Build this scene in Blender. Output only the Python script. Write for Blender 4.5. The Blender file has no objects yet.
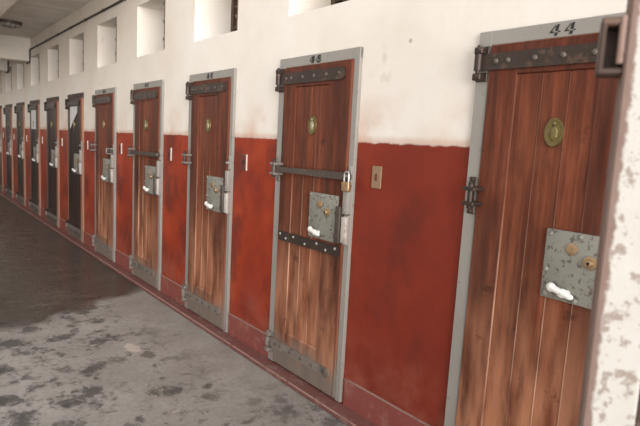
import bpy, bmesh, math, random
from mathutils import Vector, Matrix
random.seed(7)
C = bpy.context.scene.collection
sc = bpy.context.scene

# ------------------------------------------------------------------ materials
def new_mat(name):
    m = bpy.data.materials.new(name); m.use_nodes = True
    nt = m.node_tree; b = nt.nodes['Principled BSDF']
    return m, nt, b
class N:
    """small node helper"""
    def __init__(s, nt): s.nt = nt
    def n(s, t, **kw):
        x = s.nt.nodes.new(t)
        for k, v in kw.items(): setattr(x, k, v)
        return x
    def lk(s, a, b): s.nt.links.new(a, b)
    def put(s, sock, v):
        if isinstance(v, (int, float, tuple, list)): sock.default_value = v
        else: s.lk(v, sock)
    def geo(s): return s.n('ShaderNodeNewGeometry').outputs['Position']
    def obj(s): return s.n('ShaderNodeTexCoord').outputs['Object']
    def rnd(s): return s.n('ShaderNodeObjectInfo').outputs['Random']
    def sep(s, v):
        x = s.n('ShaderNodeSeparateXYZ'); s.lk(v, x.inputs[0]); return x.outputs
    def math(s, op, a, b=0.0, clamp=False):
        x = s.n('ShaderNodeMath', operation=op); x.use_clamp = clamp
        s.put(x.inputs[0], a); s.put(x.inputs[1], b); return x.outputs[0]
    def mapv(s, v, scale=(1, 1, 1), loc=(0, 0, 0)):
        x = s.n('ShaderNodeMapping'); s.lk(v, x.inputs[0])
        x.inputs['Scale'].default_value = scale; x.inputs['Location'].default_value = loc
        return x.outputs[0]
    def noise(s, v, scale, detail=4, rough=.55, dist=0.0):
        x = s.n('ShaderNodeTexNoise'); s.lk(v, x.inputs['Vector'])
        x.inputs['Scale'].default_value = scale; x.inputs['Detail'].default_value = detail
        x.inputs['Roughness'].default_value = rough; x.inputs['Distortion'].default_value = dist
        return x.outputs['Fac']
    def voro(s, v, scale):
        x = s.n('ShaderNodeTexVoronoi'); s.lk(v, x.inputs['Vector']); x.inputs['Scale'].default_value = scale
        return x.outputs['Distance'], x.outputs['Color']
    def rng(s, v, a, b, c=0.0, d=1.0, smooth=True):
        x = s.n('ShaderNodeMapRange'); x.interpolation_type = 'SMOOTHSTEP' if smooth else 'LINEAR'
        s.put(x.inputs[0], v)
        for i, q in enumerate((a, b, c, d)): s.put(x.inputs[i + 1], q)
        return x.outputs[0]
    def mix(s, f, a, b):
        x = s.n('ShaderNodeMix', data_type='RGBA')
        s.put(x.inputs['Factor'], f)
        for k, v in ((6, a), (7, b)):
            s.put(x.inputs[k], (*v, 1) if isinstance(v, tuple) and len(v) == 3 else v)
        return x.outputs[2]
    def ramp(s, f, stops):
        x = s.n('ShaderNodeValToRGB'); s.lk(f, x.inputs[0]); e = x.color_ramp.elements
        while len(e) < len(stops): e.new(.5)
        for q, (p, c) in zip(e, stops): q.position = p; q.color = (*c, 1)
        return x.outputs[0]
    def bump(s, b, h, strength, dist=.01):
        x = s.n('ShaderNodeBump'); s.lk(h, x.inputs['Height'])
        x.inputs['Strength'].default_value = strength; x.inputs['Distance'].default_value = dist
        s.lk(x.outputs[0], b.inputs['Normal'])

M = {}
def wall_mat():
    m, nt, b = new_mat('limewash_and_red_dado'); h = N(nt); P = h.geo(); X = h.sep(P)
    big = h.noise(P, 1.3, 5, .6); mid = h.noise(P, 5, 5, .6); fine = h.noise(P, 40, 3)
    streak = h.noise(h.mapv(P, (9, 9, .8)), 1.6, 4)
    white = h.ramp(big, [(.3, (.80, .72, .63)), (.5, (.85, .785, .71)), (.7, (.88, .835, .775))])
    st = h.math('MULTIPLY', h.rng(mid, .60, .72), h.rng(streak, .45, .7))
    white = h.mix(h.math('MULTIPLY', st, .30), white, (.45, .33, .24))
    # specks of knocked-off plaster
    sp, spc = h.voro(P, 3.2)
    white = h.mix(h.rng(sp, .025, .05, .55, 0), white, (.30, .22, .17))
    # pinkish rub of dado paint above its edge, strongest by the floor-side edge
    rub = h.math('MULTIPLY', h.rng(X[2], 1.57, 1.95, 1, 0), h.rng(h.noise(P, 2.4, 4), .42, .7))
    white = h.mix(h.math('MULTIPLY', rub, .55), white, (.62, .34, .20))
    red = h.ramp(h.noise(P, 2.6, 5, .6), [(.30, (.22, .030, .016)), (.5, (.325, .043, .018)), (.70, (.42, .064, .022))])
    red = h.mix(h.rng(X[0], -1.4, -.3, 0, .75), red, (.19, .029, .018))
    red = h.mix(h.math('MULTIPLY', h.rng(h.noise(h.mapv(P, (1, 1, .7)), 2.6, 4), .48, .66), .75), red, (.135, .027, .019))
    # chalky wear low down
    red = h.mix(h.math('MULTIPLY', h.rng(X[2], .15, .62, .6, 0), h.rng(mid, .32, .72)), red, (.34, .12, .085))
    edge = h.math('ADD', X[2], h.math('MULTIPLY', h.math('SUBTRACT', h.noise(P, 14, 5, .7), .5), .035))
    f = h.rng(edge, 1.575, 1.588)
    halo = h.math('MULTIPLY', h.rng(edge, 1.58, 1.585), h.rng(edge, 1.59, 1.63, 1, 0))
    white = h.mix(h.math('MULTIPLY', halo, .45), white, (.55, .28, .18))
    h.lk(h.mix(f, red, white), b.inputs['Base Color'])
    h.lk(h.rng(f, 0, 1, .45, .9), b.inputs['Roughness']); b.inputs['Specular IOR Level'].default_value = .16
    h.bump(b, h.math('ADD', h.math('MULTIPLY', h.noise(P, 18, 5, .65), .6), h.noise(P, 3.5, 3)), .35, .012)
    return m
M['wall'] = wall_mat()
def plaster(name, a, c, stain=.3):
    m, nt, b = new_mat(name); h = N(nt); P = h.geo()
    col = h.mix(h.noise(P, 1.8, 5), a, c)
    col = h.mix(h.math('MULTIPLY', h.rng(h.noise(P, 6, 5), .58, .75), stain), col, (.32, .24, .18))
    h.lk(col, b.inputs['Base Color']); b.inputs['Roughness'].default_value = .9
    h.bump(b, h.noise(P, 16, 5), .25, .01); return m
M['plaster'] = plaster('limewash', (.74, .67, .58), (.84, .78, .70))
M['beamwash'] = plaster('beam_limewash', (.74, .69, .61), (.84, .79, .71))
def ceil_mat():
    m, nt, b = new_mat('board_marked_ceiling'); h = N(nt); P = h.geo(); X = h.sep(P)
    bands = h.noise(h.mapv(P, (7, .5, 1)), 1.4, 4, .6)
    blot = h.noise(P, 2.2, 5, .6)
    col = h.ramp(bands, [(.3, (.70, .645, .575)), (.5, (.80, .755, .69)), (.7, (.87, .835, .78))])
    col = h.mix(h.rng(blot, .35, .7, 0, .6), col, (.64, .59, .53))
    h.lk(col, b.inputs['Base Color']); b.inputs['Roughness'].default_value = .9
    h.bump(b, bands, .5, .02); return m
M['ceiling'] = ceil_mat()
def floor_mat():
    m, nt, b = new_mat('worn_concrete_floor'); h = N(nt); P = h.geo(); X = h.sep(P)
    big = h.noise(P, 1.7, 6, .62); mid = h.noise(P, 6, 6, .65); fine = h.noise(P, 34, 5, .7)
    col = h.ramp(big, [(.3, (.29, .257, .226)), (.55, (.385, .347, .308)), (.75, (.455, .418, .38))])
    col = h.mix(h.rng(fine, .42, .68, 0, .34), col, (.18, .162, .145))
    # damp scuffs and prints, each a broken blotch
    dv = h.n('ShaderNodeVectorMath', operation='ADD'); h.lk(P, dv.inputs[0])
    nz = h.n('ShaderNodeTexNoise'); h.lk(P, nz.inputs['Vector']); nz.inputs['Scale'].default_value = 7; nz.inputs['Detail'].default_value = 4
    sc_ = h.n('ShaderNodeVectorMath', operation='SCALE'); h.lk(nz.outputs['Color'], sc_.inputs[0]); sc_.inputs['Scale'].default_value = .16
    h.lk(sc_.outputs[0], dv.inputs[1]); PD = dv.outputs[0]
    d, c = h.voro(h.mapv(PD, (1, 1.25, 1)), 4.2); cs = h.n('ShaderNodeSeparateColor'); h.lk(c, cs.inputs[0])
    d = h.math('MULTIPLY', d, 1.0)
    size = h.rng(cs.outputs[0], .2, 1, .0, .46, False)
    blob = h.rng(h.math('SUBTRACT', d, size), -.10, .03, 1, 0)
    broken = h.rng(mid, .36, .60, .25, 1)
    patch = h.math('MULTIPLY', blob, broken)
    area = h.math('MULTIPLY', h.rng(X[1], -.60, -.20, 1, .18), h.rng(X[0], -3.6, -2.2, .75, 1))
    patch = h.math('MULTIPLY', patch, area)
    patch2 = h.math('MULTIPLY', h.rng(h.noise(PD, 5.5, 8, .75), .47, .58), h.rng(mid, .40, .52))
    patch = h.math('MAXIMUM', patch, h.math('MULTIPLY', h.math('MULTIPLY', patch2, .9), h.math('MAXIMUM', h.rng(X[1], -.75, -.25, 1, .12), h.rng(X[0], -1.35, -.8, 0, .8))))
    col = h.mix(h.math('MULTIPLY', patch, .93), col, (.062, .053, .046))
    # small pale flecks of spilt plaster
    fd, fc = h.voro(PD, 5.5)
    fs = h.n('ShaderNodeSeparateColor'); h.lk(fc, fs.inputs[0])
    fleck = h.math('MULTIPLY', h.rng(fd, .05, .09, 1, 0), h.rng(fs.outputs[1], .72, .78))
    col = h.mix(h.math('MULTIPLY', fleck, .65), col, (.55, .46, .39))
    # one pale mortar smear with a damp ring beside it
    def spot(cx, cy, rx, ry):
        a = h.math('MULTIPLY', h.math('SUBTRACT', X[0], cx), 1 / rx); b2 = h.math('MULTIPLY', h.math('SUBTRACT', X[1], cy), 1 / ry)
        d2 = h.math('SQRT', h.math('ADD', h.math('MULTIPLY', a, a), h.math('MULTIPLY', b2, b2)))
        return h.math('ADD', d2, h.math('MULTIPLY', h.math('SUBTRACT', h.noise(P, 16, 4), .5), 1.6))
    col = h.mix(h.math('MULTIPLY', h.rng(spot(-2.02, -.64, .07, .06), .75, 1.05, 1, 0), .7), col, (.10, .085, .072))
    col = h.mix(h.math('MULTIPLY', h.rng(spot(-2.20, -.70, .10, .05), .8, 1.1, 1, 0), .8), col, (.60, .50, .42))
    # the washed, still wet stretch further along
    wob = h.math('MULTIPLY', h.math('SUBTRACT', h.noise(P, 2.5, 5, .6), .5), h.rng(X[1], -.5, -.1, .75, .25))
    line = h.math('ADD', h.math('ADD', X[0], h.math('MULTIPLY', X[1], .50)), wob)     # boundary at x + .5 y = -3.7
    wet = h.rng(line, -3.84, -3.58, 1, 0)
    wetline = h.noise(h.mapv(P, (4, 1.2, 1)), 1.5, 5, .6)
    wcol = h.ramp(wetline, [(.3, (.050, .040, .032)), (.55, (.075, .060, .048)), (.75, (.125, .105, .088))])
    col = h.mix(h.math('MULTIPLY', wet, .96), col, wcol)
    h.lk(col, b.inputs['Base Color'])
    r = h.rng(wet, 0, 1, .82, .30)
    r = h.math('SUBTRACT', r, h.math('MULTIPLY', patch, .12))
    h.lk(r, b.inputs['Roughness'])
    h.bump(b, h.math('ADD', h.math('MULTIPLY', fine, .4), mid), .22, .008)
    return m
M['floor'] = floor_mat()
def red_floor(name, a, c, pale, amt):
    m, nt, b = new_mat(name); h = N(nt); P = h.geo()
    col = h.mix(h.noise(P, 4, 5, .65), a, c)
    col = h.mix(h.math('MULTIPLY', h.rng(h.noise(P, 9, 6, .7), .5, .68), amt), col, pale)
    h.lk(col, b.inputs['Base Color']); b.inputs['Roughness'].default_value = .62
    h.bump(b, h.noise(P, 20, 5), .25, .008); return m
M['kerb'] = red_floor('worn_red_step_paint', (.165, .055, .045), (.24, .095, .08), (.36, .25, .21), .5)
M['kerb_edge'] = red_floor('chipped_step_edge', (.30, .17, .135), (.42, .28, .235), (.20, .075, .06), .7)  # chipped step paint, also the painted highlight on the skirting
M['skirting'] = red_floor('worn_red_skirting_paint', (.22, .048, .036), (.29, .085, .065), (.40, .21, .17), .4)
def wood(name, ramp, worn, dirt_top, rough=.5, low_amt=.5, wz=(.25, 1.05)):
    m, nt, b = new_mat(name); h = N(nt); P = h.geo(); O = h.obj(); Z = h.sep(O)[2]
    g = h.noise(h.mapv(P, (30, 30, 1.3)), 1.5, 6, .65, .3)
    blot = h.noise(h.mapv(P, (3.5, 3.5, 1.1)), 1.6, 5, .6)
    col = h.ramp(h.math('ADD', h.math('MULTIPLY', g, .6), h.math('MULTIPLY', blot, .4)), ramp)
    plank = h.noise(h.mapv(P, (8.2, .01, .01)), 1.0, 0)
    col = h.mix(h.rng(plank, .35, .65, 0, .35), col, ramp[0][1])
    wr = h.math('MULTIPLY', h.rng(Z, wz[0], wz[1], 1, .08), h.rng(h.noise(h.mapv(P, (9, 9, 1.6)), 1.4, 5), .22, .70))  # paler tone blended in towards the foot, broken up by noise
    col = h.mix(h.math('MULTIPLY', wr, low_amt), col, worn)
    dk = h.math('MULTIPLY', h.rng(h.noise(h.mapv(P, (5, 5, 1.2)), 1.5, 6, .65), .52, .68), .36)
    col = h.mix(dk, col, tuple(q * .7 for q in ramp[0][1]))
    sc1 = h.math('MULTIPLY', h.rng(h.noise(P, 9, 5, .7), .60, .68), .5)
    col = h.mix(sc1, col, ramp[0][1])
    # grey remains of paint and dried floor wash at the foot
    ft = h.math('MULTIPLY', h.rng(h.math('ADD', Z, h.math('MULTIPLY', h.math('SUBTRACT', h.noise(P, 7, 5), .5), .30)), dirt_top - .1, dirt_top + .12, 1, 0), .85)
    col = h.mix(ft, col, (.20, .178, .152))
    h.lk(col, b.inputs['Base Color']); h.lk(h.rng(g, .3, .7, rough - .08, rough + .12), b.inputs['Roughness']); b.inputs['Specular IOR Level'].default_value = .22
    h.bump(b, g, .22, .004); return m
RW = [(.34, (.030, .009, .006)), (.47, (.090, .021, .011)), (.58, (.165, .040, .019)), (.72, (.28, .082, .042))]
M['wood'] = wood('red_brown_hardwood', RW, (.58, .265, .15), .21, .5, .74, (.25, 1.25))
RP = [(.34, (.045, .012, .008)), (.47, (.13, .031, .014)), (.58, (.225, .058, .026)), (.72, (.34, .11, .055))]
M['plank'] = wood('red_brown_planks', RP, (.62, .28, .155), .10, .5, .8, (.25, 1.3))
DW = [(.32, (.010, .006, .005)), (.5, (.022, .011, .008)), (.75, (.05, .022, .014))]
M['darkwood'] = wood('dark_varnished_wood', DW, (.10, .055, .038), .10, .42, .35)
M['darkwood'].node_tree.nodes['Principled BSDF'].inputs['Specular IOR Level'].default_value = .25
M['bead'] = wood('worn_wood_edge', [(.3, (.07, .02, .012)), (.5, (.15, .045, .025)), (.7, (.24, .09, .05))], (.56, .33, .22), .05, .6, 1.0, (.75, 1.55))
M['liner'] = wood('orange_red_wood', [(.3, (.13, .035, .02)), (.5, (.21, .06, .032)), (.7, (.28, .095, .055))], (.30, .16, .11), .22)
def paint_metal(name, a, c, chip, amt, thr=.58, rough=.5, metal=0.0, scale=22):
    m, nt, b = new_mat(name); h = N(nt); P = h.geo()
    col = h.mix(h.noise(P, 6, 5), a, c)
    k = h.math('MULTIPLY', h.rng(h.noise(P, scale, 6, .7), thr, thr + .05), amt)
    col = h.mix(k, col, chip)
    h.lk(col, b.inputs['Base Color']); b.inputs['Roughness'].default_value = rough; b.inputs['Metallic'].default_value = metal
    h.bump(b, h.noise(P, scale, 5), .25, .003); return m
M['frame'] = paint_metal('grey_frame_paint', (.27, .25, .222), (.35, .325, .292), (.17, .13, .105), .5, .61)
M['lockplate'] = paint_metal('grey_lock_plate_paint', (.21, .202, .172), (.31, .30, .258), (.085, .058, .043), .8, .55, scale=42)
M['iron'] = paint_metal('dark_rusty_iron', (.034, .023, .018), (.070, .047, .037), (.15, .085, .055), .6, .55, .45, .35)
M['bar'] = paint_metal('brown_iron_bar', (.075, .055, .047), (.12, .095, .08), (.18, .12, .09), .5, .58, .45, .35)
M['palestaple'] = paint_metal('grey_brown_staple_paint', (.19, .16, .14), (.30, .26, .23), (.08, .055, .045), .7, .55, .4, .2)
M['palebrass'] = paint_metal('pale_rubbed_brass', (.34, .29, .18), (.50, .45, .32), (.12, .10, .06), .5, .6, .3, .6, 40)
M['rivet'] = paint_metal('rubbed_iron', (.11, .088, .076), (.18, .15, .132), (.05, .03, .02), .5, .6, .4, .5)
M['graystrap'] = paint_metal('grey_dirty_strap_paint', (.16, .13, .11), (.26, .22, .19), (.07, .045, .035), .7, .55)
M['brass'] = paint_metal('dull_brass', (.40, .26, .14), (.52, .37, .23), (.16, .10, .05), .5, .6, .35, .75, 40)
M['oldbrass'] = paint_metal('tarnished_brass', (.16, .12, .045), (.26, .20, .08), (.06, .045, .02), .6, .55, .35, .6, 60)
M['steel'] = paint_metal('bright_steel', (.55, .54, .52), (.68, .67, .65), (.3, .28, .26), .4, .6, .28, .9)
M['whitepaint'] = paint_metal('white_gloss_paint', (.80, .78, .74), (.86, .85, .82), (.40, .33, .28), .4, .63, .35)  # sunlight on the lever put into its colour as white
M['palekeeper'] = paint_metal('pale_keeper_paint', (.46, .41, .37), (.58, .53, .48), (.24, .17, .13), .6, .56)
M['black'] = paint_metal('stencil_black', (.012, .011, .011), (.03, .028, .026), (.2, .19, .18), .35, .60)
M['hole'] = paint_metal('dark_hole', (.012, .01, .009), (.02, .017, .015), (.03, .02, .02), .3)
M['switch'] = paint_metal('tan_plate_paint', (.25, .15, .085), (.33, .21, .125), (.16, .08, .05), .5, .6)
M['redplate'] = paint_metal('brown_red_plate_paint', (.11, .022, .014), (.17, .035, .02), (.08, .03, .02), .5, .6)
M['plateedge'] = paint_metal('cream_plate_edge', (.70, .62, .52), (.80, .73, .64), (.4, .25, .18), .3, .62)  # brightness of the plate's sunward side put into its colour
M['cable'] = paint_metal('dark_cable_sheath', (.03, .022, .018), (.06, .045, .037), (.12, .09, .07), .4, .6)
M['paper'] = paint_metal('white_paper', (.62, .61, .59), (.72, .71, .69), (.5, .48, .45), .3, .6, .8)
M['grille'] = paint_metal('brown_window_grille', (.075, .045, .03), (.13, .08, .055), (.30, .22, .17), .5, .6, .7)
M['glass'] = paint_metal('milky_lamp_glass', (.36, .34, .31), (.50, .48, .44), (.5, .47, .42), .3, .6, .25)
def oldframe_mat():
    m, nt, b = new_mat('brown_frame_timber'); h = N(nt); P = h.geo(); Z = h.sep(P)[2]
    col = h.mix(h.noise(h.mapv(P, (20, 20, 2)), 1.5, 5), (.22, .105, .065), (.42, .26, .18))
    col = h.mix(h.rng(Z, 2.00, 2.045), col, (.05, .026, .019))
    h.lk(col, b.inputs['Base Color']); b.inputs['Roughness'].default_value = .6; return m
M['oldframe'] = oldframe_mat()
def post_mat():
    m, nt, b = new_mat('flaking_white_post_paint'); h = N(nt); O = h.obj(); X = h.sep(O)
    n1 = h.noise(O, 26, 6, .7); n2 = h.noise(O, 9, 4)
    white = h.mix(n2, (.50, .47, .43), (.62, .595, .56))
    flake = h.math('MAXIMUM', h.rng(n1, .53, .59), h.rng(h.noise(O, 60, 5, .7), .60, .66))
    white = h.mix(h.math('MULTIPLY', flake, .75), white, (.24, .17, .135))
    # bare timber along the edge where hands and doors have rubbed the paint away
    e = h.math('ADD', X[0], h.math('MULTIPLY', h.math('SUBTRACT', n1, .5), .035))
    bare = h.rng(e, .011, .018, 1, 0)
    col = h.mix(bare, white, h.mix(n2, (.16, .10, .08), (.28, .19, .155)))
    h.lk(col, b.inputs['Base Color']); b.inputs['Roughness'].default_value = .75
    h.bump(b, n1, .3, .004); return m
M['post'] = post_mat()
M['bracket'] = paint_metal('brown_rusty_bracket', (.055, .035, .027), (.10, .065, .05), (.20, .12, .085), .6, .56, .5, .3)
M['pinkiron'] = paint_metal('pinkish_primer_iron', (.30, .19, .155), (.42, .30, .25), (.15, .08, .06), .6, .57)

# ------------------------------------------------------------------ mesh helpers
def box(bm, x0, x1, y0, y1, z0, z1, bev=0.0, seg=1, mat=None):
    b2 = bmesh.new(); bmesh.ops.create_cube(b2, size=1)
    for v in b2.verts:
        v.co = Vector(((x0 + x1) / 2 + v.co.x * (x1 - x0), (y0 + y1) / 2 + v.co.y * (y1 - y0), (z0 + z1) / 2 + v.co.z * (z1 - z0)))
    if bev: bmesh.ops.bevel(b2, geom=b2.edges[:], offset=bev, segments=seg, affect='EDGES', profile=.5)
    join(bm, b2, mat)
def join(bm, b2, mat=None):
    if mat is not None: bmesh.ops.transform(b2, matrix=mat, verts=b2.verts[:])
    me = bpy.data.meshes.new('tmp'); b2.to_mesh(me); b2.free(); bm.from_mesh(me); bpy.data.meshes.remove(me)
def cyl(bm, a, b, r, r2=None, n=16, bev=0.0):
    a, b = Vector(a), Vector(b); d = b - a
    b2 = bmesh.new(); bmesh.ops.create_cone(b2, cap_ends=True, segments=n, radius1=r, radius2=r if r2 is None else r2, depth=d.length)
    if bev:
        ed = [e for e in b2.edges if len(e.link_faces) == 2 and any(len(f.verts) > 4 for f in e.link_faces)]
        bmesh.ops.bevel(b2, geom=ed, offset=bev, segments=2, affect='EDGES', profile=.5)
    q = Vector((0, 0, 1)).rotation_difference(d.normalized())
    join(bm, b2, Matrix.Translation((a + b) / 2) @ q.to_matrix().to_4x4())
def ball(bm, c, rx, ry, rz, n=16):
    b2 = bmesh.new(); bmesh.ops.create_uvsphere(b2, u_segments=n, v_segments=max(6, n // 2), radius=1)
    join(bm, b2, Matrix.Translation(c) @ Matrix.Diagonal((rx, ry, rz, 1)))
def tube(bm, pts, r, n=10):
    pts = [Vector(p) for p in pts]
    rings = []; up = None
    for i, p in enumerate(pts):
        t = ((pts[min(i + 1, len(pts) - 1)] - p).normalized() + (p - pts[max(i - 1, 0)]).normalized())
        t = t.normalized()
        if up is None: up = t.orthogonal().normalized()
        up = (up - t * up.dot(t)).normalized(); s = t.cross(up)
        rings.append([bm.verts.new(p + (up * math.cos(k * 2 * math.pi / n) + s * math.sin(k * 2 * math.pi / n)) * r) for k in range(n)])
    for a, b in zip(rings, rings[1:]):
        for k in range(n): bm.faces.new((a[k], a[(k + 1) % n], b[(k + 1) % n], b[k]))
    bm.faces.new(rings[0][::-1]); bm.faces.new(rings[-1])
def prism(bm, pts, y0, y1):
    """outline in x,z pushed from y0 (front) to y1"""
    f = [bm.verts.new((x, y0, z)) for x, z in pts]; k = [bm.verts.new((x, y1, z)) for x, z in pts]
    n = len(pts); bm.faces.new(f); bm.faces.new(k[::-1])
    for i in range(n): bm.faces.new((f[i], k[i], k[(i + 1) % n], f[(i + 1) % n]))
def rivet(bm, u, z, y, r=.011, h=.008): ball(bm, (u, y, z), r, h, r, 10)
RIV = {}
def rivets(pts, y, r, hh, mat, parent):
    for u, z in pts:
        k = (r, hh, mat)
        if k not in RIV:
            bm = B(); rivet(bm, 0, 0, 0, r, hh); o = obj('rivet', bm, mat, parent); RIV[k] = o.data
        else:
            o = bpy.data.objects.new('rivet', RIV[k]); C.objects.link(o); o.parent = parent
        o.location = (u, y, z)
def obj(name, bm, mat, parent=None, smooth=True):
    bmesh.ops.recalc_face_normals(bm, faces=bm.faces[:])
    me = bpy.data.meshes.new(name); bm.to_mesh(me); bm.free()
    for mm in (mat if isinstance(mat, list) else [mat]): me.materials.append(M[mm])
    if smooth:
        for p in me.polygons: p.use_smooth = True
        try: me.set_sharp_from_angle(angle=math.radians(32))
        except Exception: pass
    o = bpy.data.objects.new(name, me); C.objects.link(o)
    if parent: o.parent = parent
    return o
def B(): return bmesh.new()
def empty(name, loc):
    o = bpy.data.objects.new(name, None); C.objects.link(o); o.location = loc; o.empty_display_size = .1; return o
def tag(o, label=None, cat=None, group=None, kind=None):
    for k, v in (('label', label), ('category', cat), ('group', group), ('kind', kind)):
        if v: o[k] = v
    return o
def children(o): return [c for c in ALLKIDS.get(o.name, [])]
def copy_tree(o, parent=None, swap=None):
    c = o.copy(); C.objects.link(c)
    if parent: c.parent = parent
    for ch in list(o.children): copy_tree(ch, c)
    return c

# ------------------------------------------------------------------ layout
X0 = [0.0973, -1.4357, -2.8448, -4.2303, -5.6359, -7.0006, -8.3935, -9.7932, -11.193, -12.5895, -13.99]
NUM = ['44', '43', '42', '41', '40', '39', '38', '37', '36', '35', '34']
WY = .018            # wall face; door frames stand proud of it at y = 0
WT = .34             # depth of the window openings
FARX, NEARX = -20.0, 3.2
WZ0, WZ1 = 2.372, 2.89
CZ = 3.22

# floor, step, skirting
bm = B(); box(bm, FARX, 7.0, -3.0, .5, -.12, 0); tag(obj('floor', bm, 'floor', smooth=False), 'worn grey concrete floor, wet and dark further along', 'floor', kind='structure')
bm = B(); box(bm, FARX, 7.0, -9.2, -3.0, -.12, -.01); tag(obj('ground', bm, 'plaster', smooth=False), 'pale sunlit courtyard paving beside the passage', 'ground', kind='structure')  # out of view, made pale to throw light onto the ceiling
bm = B(); box(bm, FARX, NEARX, -.088, WY, 0, .036, .006)
st = obj('trim_1', bm, 'kerb'); tag(st, 'low red painted step along the foot of the door wall', 'step', kind='structure')
bm = B(); x = FARX
while x < NEARX - .05:
    w = random.uniform(.12, .55); g = random.uniform(.0, .05)
    box(bm, x, min(x + w, NEARX), -.0895 - random.uniform(0, .002), -.083, .027, .0375, .002); x += w + g
e_ = obj('step_edge', bm, 'kerb_edge', st); tag(e_, 'pale chipped edge of the step')
bm = B(); edges = [FARX] + [v for x0 in reversed(X0) for v in (x0 - .006, x0 + .794)] + [NEARX]
for a, b_ in zip(edges[0::2], edges[1::2]): box(bm, a, b_, WY - .010, WY + .002, .034, .200, .004)
bs = obj('baseboard_right', bm, 'skirting')
bm = B()
for a, b_ in zip(edges[0::2], edges[1::2]): box(bm, a, b_, WY - .0115, WY + .001, .1945, .2010, .001)
tag(obj('skirting_edge', bm, 'kerb_edge', bs), 'pale worn top edge')  # light caught by the skirting top, painted as a pale strip
tag(bs, 'faded pinkish red skirting band along the door wall', 'skirting', kind='structure')

# door wall with the deep openings
bm = B()
box(bm, FARX, NEARX, WY, WY + .45, 0, WZ0); box(bm, FARX, NEARX, WY, WY + .45, WZ1, 3.7)
we = [FARX] + [v for x0 in reversed(X0) for v in (x0 + .035, x0 + .775)] + [NEARX]
for a, b_ in zip(we[0::2], we[1::2]): box(bm, a, b_, WY, WY + .45, WZ0, WZ1)
tag(obj('wall_right', bm, 'wall', smooth=False), 'long cream wall with rust red lower half', 'wall', kind='structure')
for i, x0 in enumerate(X0):
    bm = B(); a, b_ = x0 + .035, x0 + .775; y = WY + WT
    for p in ((a, a + .04, WZ0, WZ1), (b_ - .04, b_, WZ0, WZ1), (a, b_, WZ0, WZ0 + .04), (a, b_, WZ1 - .04, WZ1)):
        box(bm, p[0], p[1], y, y + .05, p[2], p[3], .004)
    w = obj('window_%d' % (i + 1), bm, 'grille')
    tag(w, 'deep square opening above door %s' % NUM[i], 'window', kind='structure')
    bm = B()
    for k in range(1, 6): cyl(bm, (a + k * .74 / 6, y + .02, WZ0 + .02), (a + k * .74 / 6, y + .02, WZ1 - .02), .010, n=8)
    for z in (WZ0 + .17, WZ0 + .35): box(bm, a + .02, b_ - .02, y + .012, y + .03, z - .012, z + .012)
    obj('window_bars', bm, 'grille', w)
    bm = B(); box(bm, a, b_, y + .05, y + .06, WZ0, WZ1); obj('window_screen', bm, 'hole', w, False)
    # thin iron stop along the camera-side edge of each opening
    bm = B(); box(bm, b_ - .012, b_ - .001, WY - .006, WY + .05, WZ0 + .01, WZ1 - .01, .002)
    for k in range(3): box(bm, b_ - .028, b_ - .010, WY - .008, WY + .012, WZ0 + .09 + k * .16, WZ0 + .115 + k * .16, .002)
    obj('shutter_stop', bm, 'grille', w)

# ceiling, beams, far and opposite walls, added shading wall
RX = -3.1
bm = B(); box(bm, FARX, -6.4, -3.2, -3.0, -.05, 2.1); tag(obj('wall_side', bm, 'plaster', smooth=False), 'plain side wall facing the far doors', 'wall', kind='structure')  # out of view, added to cut daylight on the far doors
bm = B(); box(bm, FARX, RX, -1.34, WY + .001, CZ, CZ + .16); tag(obj('ceiling', bm, 'ceiling', smooth=False), 'board-marked grey plaster ceiling', 'ceiling', kind='structure')
bm = B(); box(bm, FARX, RX, -1.34, -1.02, 2.81, CZ, .006); tag(obj('beam_long', bm, 'beamwash'), 'lengthwise ceiling beam running parallel to the wall', 'beam', kind='structure')
for k, x in enumerate((-9.75, -12.13, -14.5, -16.9)):
    bm = B(); box(bm, x - .32, x, -1.02, WY, 2.81, CZ, .006)
    tag(obj('beam_cross', bm, 'beamwash'), ['pale cross beam nearest along the ceiling', 'second cross beam, just past the nearest', 'third cross beam along the ceiling', 'fourth cross beam along the ceiling'][k], 'beam', kind='structure')
bm = B(); box(bm, FARX - .2, FARX, -9.2, .45, 0, 3.2); tag(obj('wall_far', bm, 'plaster', smooth=False), 'end wall of the passage', 'wall', kind='structure')
bm = B(); box(bm, FARX, 7, -9.2, -9.0, 0, 3.4); tag(obj('wall_left', bm, 'plaster', smooth=False), 'plain courtyard wall opposite the doors', 'wall', kind='structure')

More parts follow.
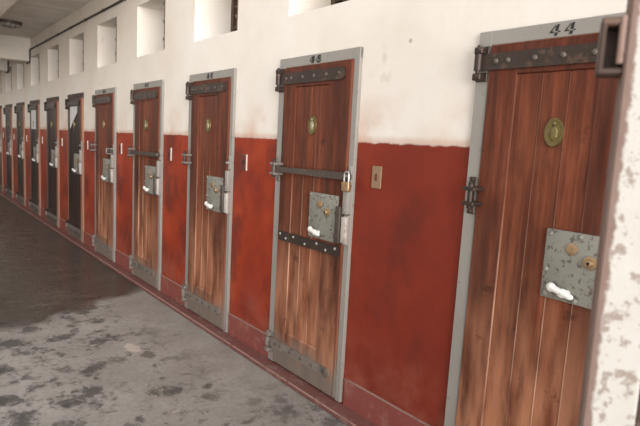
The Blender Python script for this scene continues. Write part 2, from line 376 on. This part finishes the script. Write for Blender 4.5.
# ------------------------------------------------------------------ one door, its frame, and copies
def digit(bm, ch, x, z, w, h, y, t=None):
    """stencil figures, slightly slanted, as flat raised paint"""
    t = t or w * .26; sl = .16
    def q(*pts): prism(bm, [(x + a * w + b * h * sl, z + b * h) for a, b in pts], y - .0012, y)
    if ch == '4':
        q((.52, .0), (.82, .0), (.82, .30), (.52, .30)); q((.52, .42), (.82, .42), (.82, 1.0), (.62, 1.0), (.52, .84))
        q((.0, .28), (.42, .28), (.42, .40), (.16, .40), (.46, .84), (.46, .98), (.0, .38)); q((.86, .29), (1.05, .29), (1.05, .41), (.86, .41))
    def arc(cx, cy, rx, ry, a0, a1, t=.11, n=8):
        for k in range(n):
            p = [math.radians(a0 + (a1 - a0) * (k + e) / n) for e in (0, 1)]
            q(*[(cx + (rx + d) * math.cos(a), cy + (ry + d) * math.sin(a)) for a, d in ((p[0], -t), (p[0], t), (p[1], t), (p[1], -t))])
    if ch == '3':
        arc(.34, .75, .44, .19, 150, -88, .075, 10); arc(.34, .27, .54, .22, 88, -150, .075, 10)
    if ch == '2':
        arc(.42, .74, .38, .20, 165, -35, .08)
        q((.56, .56), (.76, .62), (.34, .20), (.04, .20)); q((.0, .0), (.92, .0), (.92, .18), (.0, .18))
    if ch == '1':
        q((.36, .0), (.66, .0), (.66, .46), (.36, .46)); q((.36, .54), (.66, .54), (.66, 1.0), (.50, 1.0), (.16, .84), (.16, .76), (.36, .80))
    if ch == '0':
        q((.44, .0), (.44, .14), (.30, .3), (.30, .7), (.44, .86), (.44, 1.0), (.16, .88), (.0, .62), (.0, .38), (.16, .12))
        q((.56, .0), (.56, .14), (.70, .3), (.70, .7), (.56, .86), (.56, 1.0), (.84, .88), (1.0, .62), (1.0, .38), (.84, .12))

LY = -.012           # front of the door leaf
def make_door(dark=False):
    W, P = ('darkwood', 'darkwood') if dark else ('wood', 'plank')
    r = empty('cell_door', (0, 0, 0))
    bm = B()     # stiles and rails
    box(bm, .070, .206, LY, .016, .052, 2.026, .003); box(bm, .545, .717, LY, .016, .052, 2.026, .003)
    box(bm, .206, .545, LY, .016, 1.905, 2.026, .003); box(bm, .206, .545, LY, .016, .052, .285, .003)
    obj('stile_frame', bm, W, r)
    bm = B()
    for a, b_ in ((.206, .320), (.322, .431), (.433, .545)): box(bm, a, b_, LY + .007, .015, .285, 1.905, .003)
    obj('plank_panel', bm, P, r)
    bm = B()
    for u in (.206, .321, .432, .545): box(bm, u - .0022, u + .0022, LY + .0005 if u in (.206, .545) else LY + .0045, .012, .290, 1.90, .001)
    box(bm, .206, .545, LY + .0005, .012, .284, .290, .001)
    if not dark: obj('bead', bm, 'bead', r)
    else: obj('bead', bm, W, r)
    # peephole plaque
    bm = B(); c = (.393, LY + .006, 1.667)
    b2 = bmesh.new(); bmesh.ops.create_cone(b2, cap_ends=True, segments=36, radius1=1, radius2=.93, depth=1)
    join(bm, b2, Matrix.Translation(c) @ Matrix.Diagonal((.041, .016, .060, 1)) @ Matrix.Rotation(math.pi / 2, 4, 'X'))
    for k in range(36):
        a = k * 2 * math.pi / 36; ball(bm, (c[0] + .0345 * math.cos(a), LY - .003, c[2] + .052 * math.sin(a)), .0042, .003, .0042, 6)
    pl = obj('peephole_plaque', bm, 'oldbrass', r)
    bm = B(); ball(bm, (c[0], LY - .001, c[2] - .004), .017, .007, .032, 16); ball(bm, (c[0], LY - .004, c[2] + .034), .008, .006, .008, 10)
    obj('peephole_cover', bm, 'palebrass', pl)
    # strap hinges
    for zc, mat, hh, uR in ((1.961, 'iron', .035, .682), (.180, 'graystrap', .029, .688)):
        bm = B()
        n = 8; pts = [(.010, zc - hh), (uR - hh * .6, zc - hh)] + ([(uR - .015, zc - hh), (uR, zc - hh + .015), (uR, zc + hh - .015), (uR - .015, zc + hh)] if zc > 1 else
             [(uR - hh + hh * math.sin(k * math.pi / n), zc - hh * math.cos(k * math.pi / n)) for k in range(1, n)]) + [(uR - hh * .6, zc + hh), (.010, zc + hh)]
        prism(bm, pts, LY - .010, LY - .0005)
        cyl(bm, (.022, LY - .014, zc - hh), (.022, LY - .014, zc + hh), .017, n=16)
        s = obj('strap_hinge', bm, W if dark and zc > 1 else mat, r)
        rivets([(u, zc + (0 if zc > 1 else random.uniform(-.004, .004))) for u in (.108, .165, .285, .402, .520, .638)], LY - .010, .0125, .009, W if dark and zc > 1 else 'rivet', s)
    # lock plate (LU shifts it along the leaf)
    bm = B(); box(bm, .421, .694, LY - .014, LY, .985, 1.262, .005, 2)
    for u, z in ((.438, 1.245), (.556, 1.248), (.678, 1.245), (.436, 1.10), (.681, 1.115), (.441, 1.002), (.561, .999), (.676, 1.002)): rivet(bm, u, z, LY - .014, .0105, .007)
    lp = obj('lock_plate', bm, 'lockplate', r)
    bm = B(); cyl(bm, (.529, LY - .013, 1.196), (.529, LY - .019, 1.196), .0235, n=24, bev=.002); tag(obj('keyhole_cover', bm, 'brass', lp), 'round brass keyhole cover')
    bm = B(); cyl(bm, (.603, LY - .013, 1.157), (.603, LY - .020, 1.157), .027, n=24, bev=.003); cyl(bm, (.603, LY - .018, 1.157), (.603, LY - .034, 1.157), .016, .012, n=18, bev=.002)
    kb = tag(obj('keyhole_boss', bm, 'brass', lp), 'raised brass keyhole boss')
    bm = B(); cyl(bm, (.603, LY - .0335, 1.157), (.603, LY - .0345, 1.157), .006, n=12); box(bm, .601, .605, LY - .0345, LY - .0335, 1.146, 1.157); obj('keyhole', bm, 'hole', kb)
    bm = B(); cyl(bm, (.530, LY - .012, 1.024), (.530, LY - .032, 1.024), .013, n=16, bev=.003)       # lever
    tube(bm, [(.548, LY - .035, 1.018), (.530, LY - .038, 1.023), (.505, LY - .040, 1.030), (.482, LY - .040, 1.036)], .0135, 12)
    ball(bm, (.478, LY - .040, 1.037), .020, .013, .019, 14); ball(bm, (.522, LY - .038, 1.024), .022, .013, .019, 14); ball(bm, (.549, LY - .035, 1.016), .017, .010, .012, 12)
    tag(obj('lever_handle', bm, 'whitepaint', lp), 'white painted lever handle')
    bm = B(); box(bm, .698, .738, LY - .034, LY - .001, .992, 1.205, .005, 2)
    for z in (1.03, 1.165): box(bm, .695, .740, LY - .037, LY - .03, z - .012, z + .012, .002)
    obj('lock_case', bm, 'bar', r)
    return r

def make_frame():
    bm = B()
    box(bm, 0, .066, -.004, WY + .002, .037, 2.095, .003); box(bm, .741, .788, -.004, WY + .002, .037, 2.095, .003)
    box(bm, 0, .788, -.0035, WY + .002, 2.033, 2.0945, .003); box(bm, .066, .741, .004, WY + .002, .037, .050, .002)
    f = obj('trim_2', bm, 'frame')
    bm = B(); box(bm, .720, .741, -.013, WY, .050, 2.032, .004); box(bm, .068, .720, -.008, WY, 2.0275, 2.032, .001)
    obj('rebate_strip', bm, 'liner', f)
    for zc, mat in ((1.961, 'iron'), (.180, 'graystrap')):      # pintles
        bm = B()
        for s in (-1, 1):
            z = zc + s * .056 - .006
            box(bm, .004, .046, -.040, .0, z - .015, z + .015, .004); box(bm, .002, .062, -.012, -.002, z - .019, z + .019, .003)
            rivet(bm, .036, z, -.044, .008, .005)
        cyl(bm, (.022, LY - .014, zc - .074), (.022, LY - .014, zc + .074), .0095, n=12)
        obj('hinge_pintle', bm, mat, f)
    # bar staple: back plate, two lugs and a pin
    bm = B(); box(bm, .022, .062, -.013, -.003, 1.295, 1.462, .004)
    for z in (1.412, 1.347): box(bm, .040, .100, -.080, -.004, z - .0085, z + .0085, .003)
    for z in (1.45, 1.307): rivet(bm, .042, z, -.013, .008, .006)
    s = obj('bar_staple', bm, 'palestaple', f)
    bm = B(); cyl(bm, (.072, -.064, 1.325), (.072, -.064, 1.436), .012, n=12, bev=.002); ball(bm, (.072, -.064, 1.438), .013, .013, .007, 12); obj('staple_pin', bm, 'iron', s)
    bm = B(); box(bm, .754, .786, -.014, -.003, 1.33, 1.44, .004); box(bm, .766, .774, -.044, -.006, 1.378, 1.392, .003); rivet(bm, .770, 1.425, -.014, .008, .006); rivet(bm, .770, 1.345, -.014, .008, .006)
    obj('bar_keeper', bm, 'frame', f)
    bm = B(); box(bm, .744, .786, -.036, -.002, 1.165, 1.325, .006, 2); box(bm, .748, .785, -.026, -.002, .985, 1.160, .006, 2); rivet(bm, .77, 1.30, -.036, .009, .006); rivet(bm, .77, 1.19, -.036, .009, .006)
    k = obj('lock_keeper', bm, 'frame', f)
    bm = B(); box(bm, .744, .787, -.0385, -.020, .998, 1.150, .006, 2); tag(obj('keeper_cover', bm, 'palekeeper', k), 'pale worn keeper cover')
    return f

door0, ddoor0, frame0 = make_door(), make_door(True), make_frame()
DL = {'44': 'red brown plank door nearest the camera, under stencilled 44, partly behind the white post',
      '43': 'red brown plank door under stencilled 43, closed by a bar with brass padlock',
      '42': 'red brown plank door under stencilled 42, no bar across it',
      '41': 'red brown plank door under stencilled 41, dark bar across its middle',
      '40': 'narrow-looking red brown door with round dark hasp, last red one before the dark doors',
      '39': 'dark door with small white paper corner at its top, next to door 40',
      '38': 'dark door between the one with white corner and the one with pale notice',
      '37': 'dark door with a pale paper notice on its upper half',
      '36': 'dark door just beyond the one with pale paper notice',
      '35': 'dark door second beyond the one with pale paper notice',
      '34': 'farthest dark door, cut by the left edge of the photo'}
used = set(); SZ = {'44': .99}; RY = {'44': .008}; DX = {'44': .001, '43': -.010}; DZ = {'44': .002, '43': .006}
FR = {}; DR = {}
dframe = None
for i, x0 in enumerate(X0):
    src = door0 if i < 5 else ddoor0
    if src.name in used: d = copy_tree(src)
    else: d = src; used.add(src.name)
    d.location = (x0 + DX.get(NUM[i], 0), 0, DZ.get(NUM[i], 0)); d.rotation_euler = (0, RY.get(NUM[i], 0), 0); d.scale.z = SZ.get(NUM[i], 1); DR[NUM[i]] = d
    tag(d, DL[NUM[i]], 'door', 'cell doors along the wall', 'thing')
    f = frame0 if i == 0 else copy_tree(frame0)
    if i == 5:
        f.data = f.data.copy(); f.data.materials.clear(); f.data.materials.append(M['oldframe'])
        for ch in f.children:
            if ch.name.startswith(('hinge_pintle', 'bar_staple')): ch.data = ch.data.copy(); ch.data.materials.clear(); ch.data.materials.append(M['darkwood'] if 'hinge' in ch.name else M['iron'])
        for ch in list(f.children):
            if ch.name.startswith('bar_staple'):
                for g in list(ch.children): bpy.data.objects.remove(g)
                bpy.data.objects.remove(ch)
        dframe = f
    elif i > 5:
        for ch in list(f.children_recursive): bpy.data.objects.remove(ch)
        bpy.data.objects.remove(f); f = copy_tree(dframe)
    f.location = (x0 + DX.get(NUM[i], 0), 0, DZ.get(NUM[i], 0)); f.rotation_euler = (0, RY.get(NUM[i], 0), 0); f.scale.z = SZ.get(NUM[i], 1); f.name = 'trim_%d' % (i + 2); FR[NUM[i]] = f
    tag(f, ('grey metal frame round door %s' if i < 5 else 'brown wooden frame round door %s') % NUM[i], 'door frame', kind='structure')
    if i < 5:
        bm = B(); w, h_ = (.040 if i == 0 else .031), .043
        zn = 2.041; un = .325 if i == 0 else .345
        digit(bm, NUM[i][0], un, zn, w, h_, -.004); digit(bm, NUM[i][1], un + .060, zn, w if i == 0 else .036, h_, -.004)
        obj('door_number', bm, 'black', f, False)
    if NUM[i] == '43':        # extra riveted strap under the lock
        bm = B(); prism(bm, [(.090, .908), (.712, .908), (.718, .920), (.718, .956), (.712, .968), (.090, .968)], LY - .009, LY - .0005)
        s = tag(obj('iron_strap', bm, 'iron', d), 'dark riveted strap under the lock')
        rivets([(u, .938 + (.012 if k % 2 == 0 else -.012)) for k, u in enumerate((.115, .18, .265, .39, .51, .60, .685))], LY - .009, .010, .007, 'steel', s)

for ch in door0.children:          # door 44 carries its lock a little higher and nearer the edge
    if ch.name.startswith(('lock_plate', 'lock_case')): ch.location = (-.004 if 'plate' in ch.name else -.004, 0, .030)
def recolour(o, m): o.data = o.data.copy(); o.data.materials.clear(); o.data.materials.append(M[m])
for ch in frame0.children:
    if ch.name.startswith('bar_staple'): recolour(ch, 'iron')
for ch in door0.children_recursive:
    if ch.name.startswith('peephole_cover'): recolour(ch, 'oldbrass')

# locking bars across 43 and 41, padlock on 43, folded hasp on 40
def bar_mesh(name):
    bm = B(); y0, y1 = -.064, -.026
    a, b_ = Vector((.085, y0, 1.380)), Vector((.797, y1, 1.390)); d = (b_ - a).normalized(); ang = math.atan2(d.y, d.x)
    L = (b_ - a).length
    mt = Matrix.Translation(a) @ Matrix.Rotation(ang, 4, 'Z')
    b2 = bmesh.new(); prism(b2, [(0, -.017), (.50 * L, -.018), (.60 * L, -.021), (L - .02, -.022), (L, -.013), (L, .013), (L - .02, .022), (.60 * L, .021), (.5 * L, .018), (0, .017)], -.006, .006)
    bmesh.ops.bevel(b2, geom=b2.edges[:], offset=.002, segments=1, affect='EDGES'); join(bm, b2, mt)
    cyl(bm, (.072, -.064, 1.357), (.072, -.064, 1.402), .017, n=16)
    return obj(name, bm, 'bar')
bar = bar_mesh('locking_bar'); bar.location = (X0[1] - .010, 0, .006); tag(bar, 'dark iron bar held by the brass padlock across door 43', 'bar', 'locking bars across doors')
bar2 = bar.copy(); C.objects.link(bar2); bar2.location = (X0[3], 0, 0); tag(bar2, 'dark iron bar without padlock across door 41', 'bar', 'locking bars across doors')
pk = empty('padlock', (X0[1] + .774, -.047, 1.402)); tag(pk, 'brass padlock with steel shackle hanging from the bar on door 43', 'padlock')
bm = B(); box(bm, -.030, .030, -.013, .013, -.098, -.044, .006, 3); box(bm, -.024, .024, -.0135, .0135, -.062, -.058, .001)
obj('lock_body', bm, 'brass', pk)
bm = B(); tube(bm, [(-.019, 0, -.048), (-.019, 0, -.010)] + [(-.019 * math.cos(k * math.pi / 10), 0, -.006 + .019 * math.sin(k * math.pi / 10)) for k in range(11)] + [(.019, 0, -.010), (.019, 0, -.048)], .0058, 10)
tag(obj('shackle', bm, 'steel', pk), 'bright steel shackle')
hs = empty('door_hasp', (X0[4] + .72, -.028, 1.36)); tag(hs, 'round dark folded hasp with pale staple on the edge of door 40', 'hasp')
bm = B(); cyl(bm, (-.06, .0, .0), (-.06, -.03, .0), .045, n=24, bev=.006); box(bm, -.06, .06, -.018, .012, -.022, .022, .004); obj('hasp_plate', bm, 'bar', hs)
bm = B(); tube(bm, [(.035, .01, .03), (.035, -.05, .03), (.035, -.06, .015), (.035, -.06, -.015), (.035, -.05, -.03), (.035, .01, -.03)], .008, 8); tag(obj('hasp_staple', bm, 'palestaple', hs), 'pale bent staple')

# papers on two of the dark doors
n_ = X0[7]
bm = B(); box(bm, .20, .60, -.0012, 0, 0, .335); 
p1 = obj('paper_notice', bm, 'paper', smooth=False); p1.location = (n_, LY - .0012, 1.58); tag(p1, 'pale paper notice fixed high on a dark door', 'notice')
bm = B(); prism(bm, [(.18, 1.60), (.27, 1.66), (.56, 1.83), (.56, 1.915), (.18, 1.915)], -.0015, 0)
p2 = obj('paper_scrap', bm, 'paper', smooth=False); p2.location = (X0[5], LY - .0006, 0); tag(p2, 'torn white paper corner on the dark door beside door 40', 'paper')

# plates on the wall between the doors
PLB = ['', '44 and 43', '43 and 42', '42 and 41', '41 and 40', '40 and 39', '39 and 38', '38 and 37', '37 and 36', '36 and 35', '35 and 34']
for i in range(1, 11):
    r = empty('wall_plate', (X0[i] + .950, WY, 1.398))
    tag(r, ('tan switch plate with dark slot' if i == 1 else 'small dark red plate with pale edge') + ' on the wall between doors ' + PLB[i], 'plate', 'wall plates between the doors')
    if i < 3 or i == 3:
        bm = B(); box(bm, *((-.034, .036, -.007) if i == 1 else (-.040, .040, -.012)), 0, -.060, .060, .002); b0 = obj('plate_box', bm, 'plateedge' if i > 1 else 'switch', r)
        bm = B(); box(bm, *((-.034, .0345, -.0085, -.006) if i == 1 else (-.040, .0375, -.0135, -.0115)), -.060, .060, .001); b1 = obj('plate_face', bm, 'switch' if i == 1 else 'redplate', r)
        yo = .010 if i == 1 else .005
        bm = B(); box(bm, -.009, .009, -.0215 + yo, -.018 + yo, -.018, .018, .002); box(bm, -.004, .004, -.024 + yo, -.021 + yo, -.010, .006, .001); b2_ = obj('toggle' if i == 1 else 'plate_slot', bm, 'hole' if i > 1 else 'redplate', r)
        if i == 3: last = (b0, b1, b2_)
    else:
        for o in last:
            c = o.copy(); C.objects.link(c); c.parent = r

# cable along the wall head, stepping under the beams
y = WY - .016; zt = 3.022; zb = 2.81 - .016
pts = [(-3.2, y, zt), (-5.0, y, zt - .004), (-7.0, y, zt), (-9.0, y, zt - .003), (-9.70, y, zt), (-9.735, y, zt - .02), (-9.735, y, zb + .02), (-9.76, y, zb), (-10.06, y, zb), (-10.09, y, zb + .02), (-10.09, y, zt - .02), (-10.12, y, zt),
       (-12.08, y, zt), (-12.115, y, zt - .02), (-12.115, y, zb + .02), (-12.14, y, zb), (-12.44, y, zb), (-12.47, y, zb + .02), (-12.47, y, zt - .02), (-12.50, y, zt), (-14.4, y, zt)]
bm = B(); tube(bm, pts, .013, 8); cb = obj('ceiling_cable', bm, 'cable'); tag(cb, 'dark cable running along the wall under the ceiling', 'cable')
bm = B()
for k in range(8): box(bm, -3.8 - k * .76, -3.78 - k * .76, WY - .032, WY, zt - .017, zt + .015, .002)
obj('cable_clip', bm, 'iron', cb)

# bulkhead lamp
lm = empty('ceiling_lamp', (-8.25, -.54, CZ)); tag(lm, 'oval dark bulkhead lamp fixed to the ceiling', 'lamp')
def oval(bm, rx, ry, z0, z1, t=1.0):
    b2 = bmesh.new(); bmesh.ops.create_cone(b2, cap_ends=True, segments=32, radius1=t, radius2=1, depth=1)
    join(bm, b2, Matrix.Translation((0, 0, (z0 + z1) / 2)) @ Matrix.Diagonal((rx, ry, z1 - z0, 1)))
bm = B(); oval(bm, .11, .18, -.045, 0, .92); obj('lamp_base', bm, 'bar', lm)
bm = B(); ball(bm, (0, 0, -.045), .075, .14, .05, 20); obj('lamp_glass', bm, 'glass', lm)
bm = B()
for k in (-1, 0, 1): tube(bm, [(-.095, k * .07, -.04), (-.075, k * .07, -.085), (0, k * .07, -.102), (.075, k * .07, -.085), (.095, k * .07, -.04)], .006, 6)
tube(bm, [(0, -.165, -.04), (0, -.13, -.085), (0, 0, -.104), (0, .13, -.085), (0, .165, -.04)], .006, 6); obj('lamp_cage', bm, 'graystrap', lm)

# ------------------------------------------------------------------ camera
cam = bpy.data.cameras.new('camera'); co = bpy.data.objects.new('camera', cam); C.objects.link(co)
F = 540.0783
Cc = Vector((1.61699178, -2.03425185, 1.55054599)); R_ = Vector((.61612239, .78591506, .05225625)); U_ = Vector((-.12924866, .03543404, .99097892)); Fw = Vector((-.77697361, .61731835, -.12341017))
mw = Matrix.Identity(4)
for a, v in enumerate((R_, U_, -Fw)):
    for k in range(3): mw[k][a] = v[k]
mw.translation = Cc; co.matrix_world = mw
cam.sensor_fit = 'HORIZONTAL'; cam.sensor_width = 36; cam.lens = F * 36 / 640; cam.clip_start = .05
cam.dof.use_dof = True; cam.dof.focus_distance = 3.1; cam.dof.aperture_fstop = 4.0
sc.camera = co

# ------------------------------------------------------------------ flaking post close by, with its rusty bar bracket
gp = empty('gate_post', (1.200, -1.077, 0)); gp.rotation_euler = (0, 0, math.radians(29)); tag(gp, 'flaking white upright post with brown bracket, close in front of door 44', 'post')
bm = B(); box(bm, 0, .083, 0, .07, 0, 2.35, .004); obj('post_body', bm, 'post', gp)
bm = B(); box(bm, .083, .105, .004, .066, 0, 2.35, .003); tag(obj('post_flange', bm, 'bracket', gp), 'dark rusty flange')
bm = B(); z0, z1 = 1.695, 1.790
box(bm, -.036, .004, .008, .055, z0, z0 + .012, .003); box(bm, -.036, .004, .008, .055, z1 - .014, z1, .003); box(bm, -.039, -.030, .008, .055, z0, z1, .003)
box(bm, -.038, .003, .050, .056, z0, z1, .002)
br = obj('bar_bracket', bm, 'bracket', gp)
bm = B(); cyl(bm, (-.004, .014, z0 + .018), (-.004, .014, z1 + .002), .008, n=14, bev=.002); tag(obj('bracket_pin', bm, 'pinkiron', br), 'pinkish bracket pin')

# ------------------------------------------------------------------ light: open hazy daylight over the near end of the passage
w = bpy.data.worlds.new('daylight'); sc.world = w; w.use_nodes = True
nt = w.node_tree; bg = nt.nodes['Background']; h = N(nt)
tc = h.n('ShaderNodeTexCoord').outputs['Generated']; xs = h.sep(tc)
up = h.rng(xs[2], -.05, .7, 1.15, .85); side = h.rng(xs[0], -.6, .9, .75, 1.35)
col = h.mix(h.rng(xs[2], 0, .9), (1.0, .97, .93), (.93, .96, 1.0))
h.lk(col, bg.inputs[0]); h.lk(h.math('MULTIPLY', h.math('MULTIPLY', up, side), .92), bg.inputs[1])
sl = bpy.data.lights.new('sun', 'SUN'); so = bpy.data.objects.new('sun', sl); C.objects.link(so)
sl.energy = 3.1; sl.angle = math.radians(42); sl.color = (1, .965, .93)
so.rotation_euler = Vector((-.92, .30, -.012)).to_track_quat('-Z', 'Y').to_euler()
vs = sc.view_settings; vs.view_transform = 'Standard'; vs.look = 'None'; vs.gamma = 1; vs.use_curve_mapping = False; vs.exposure = 0.32
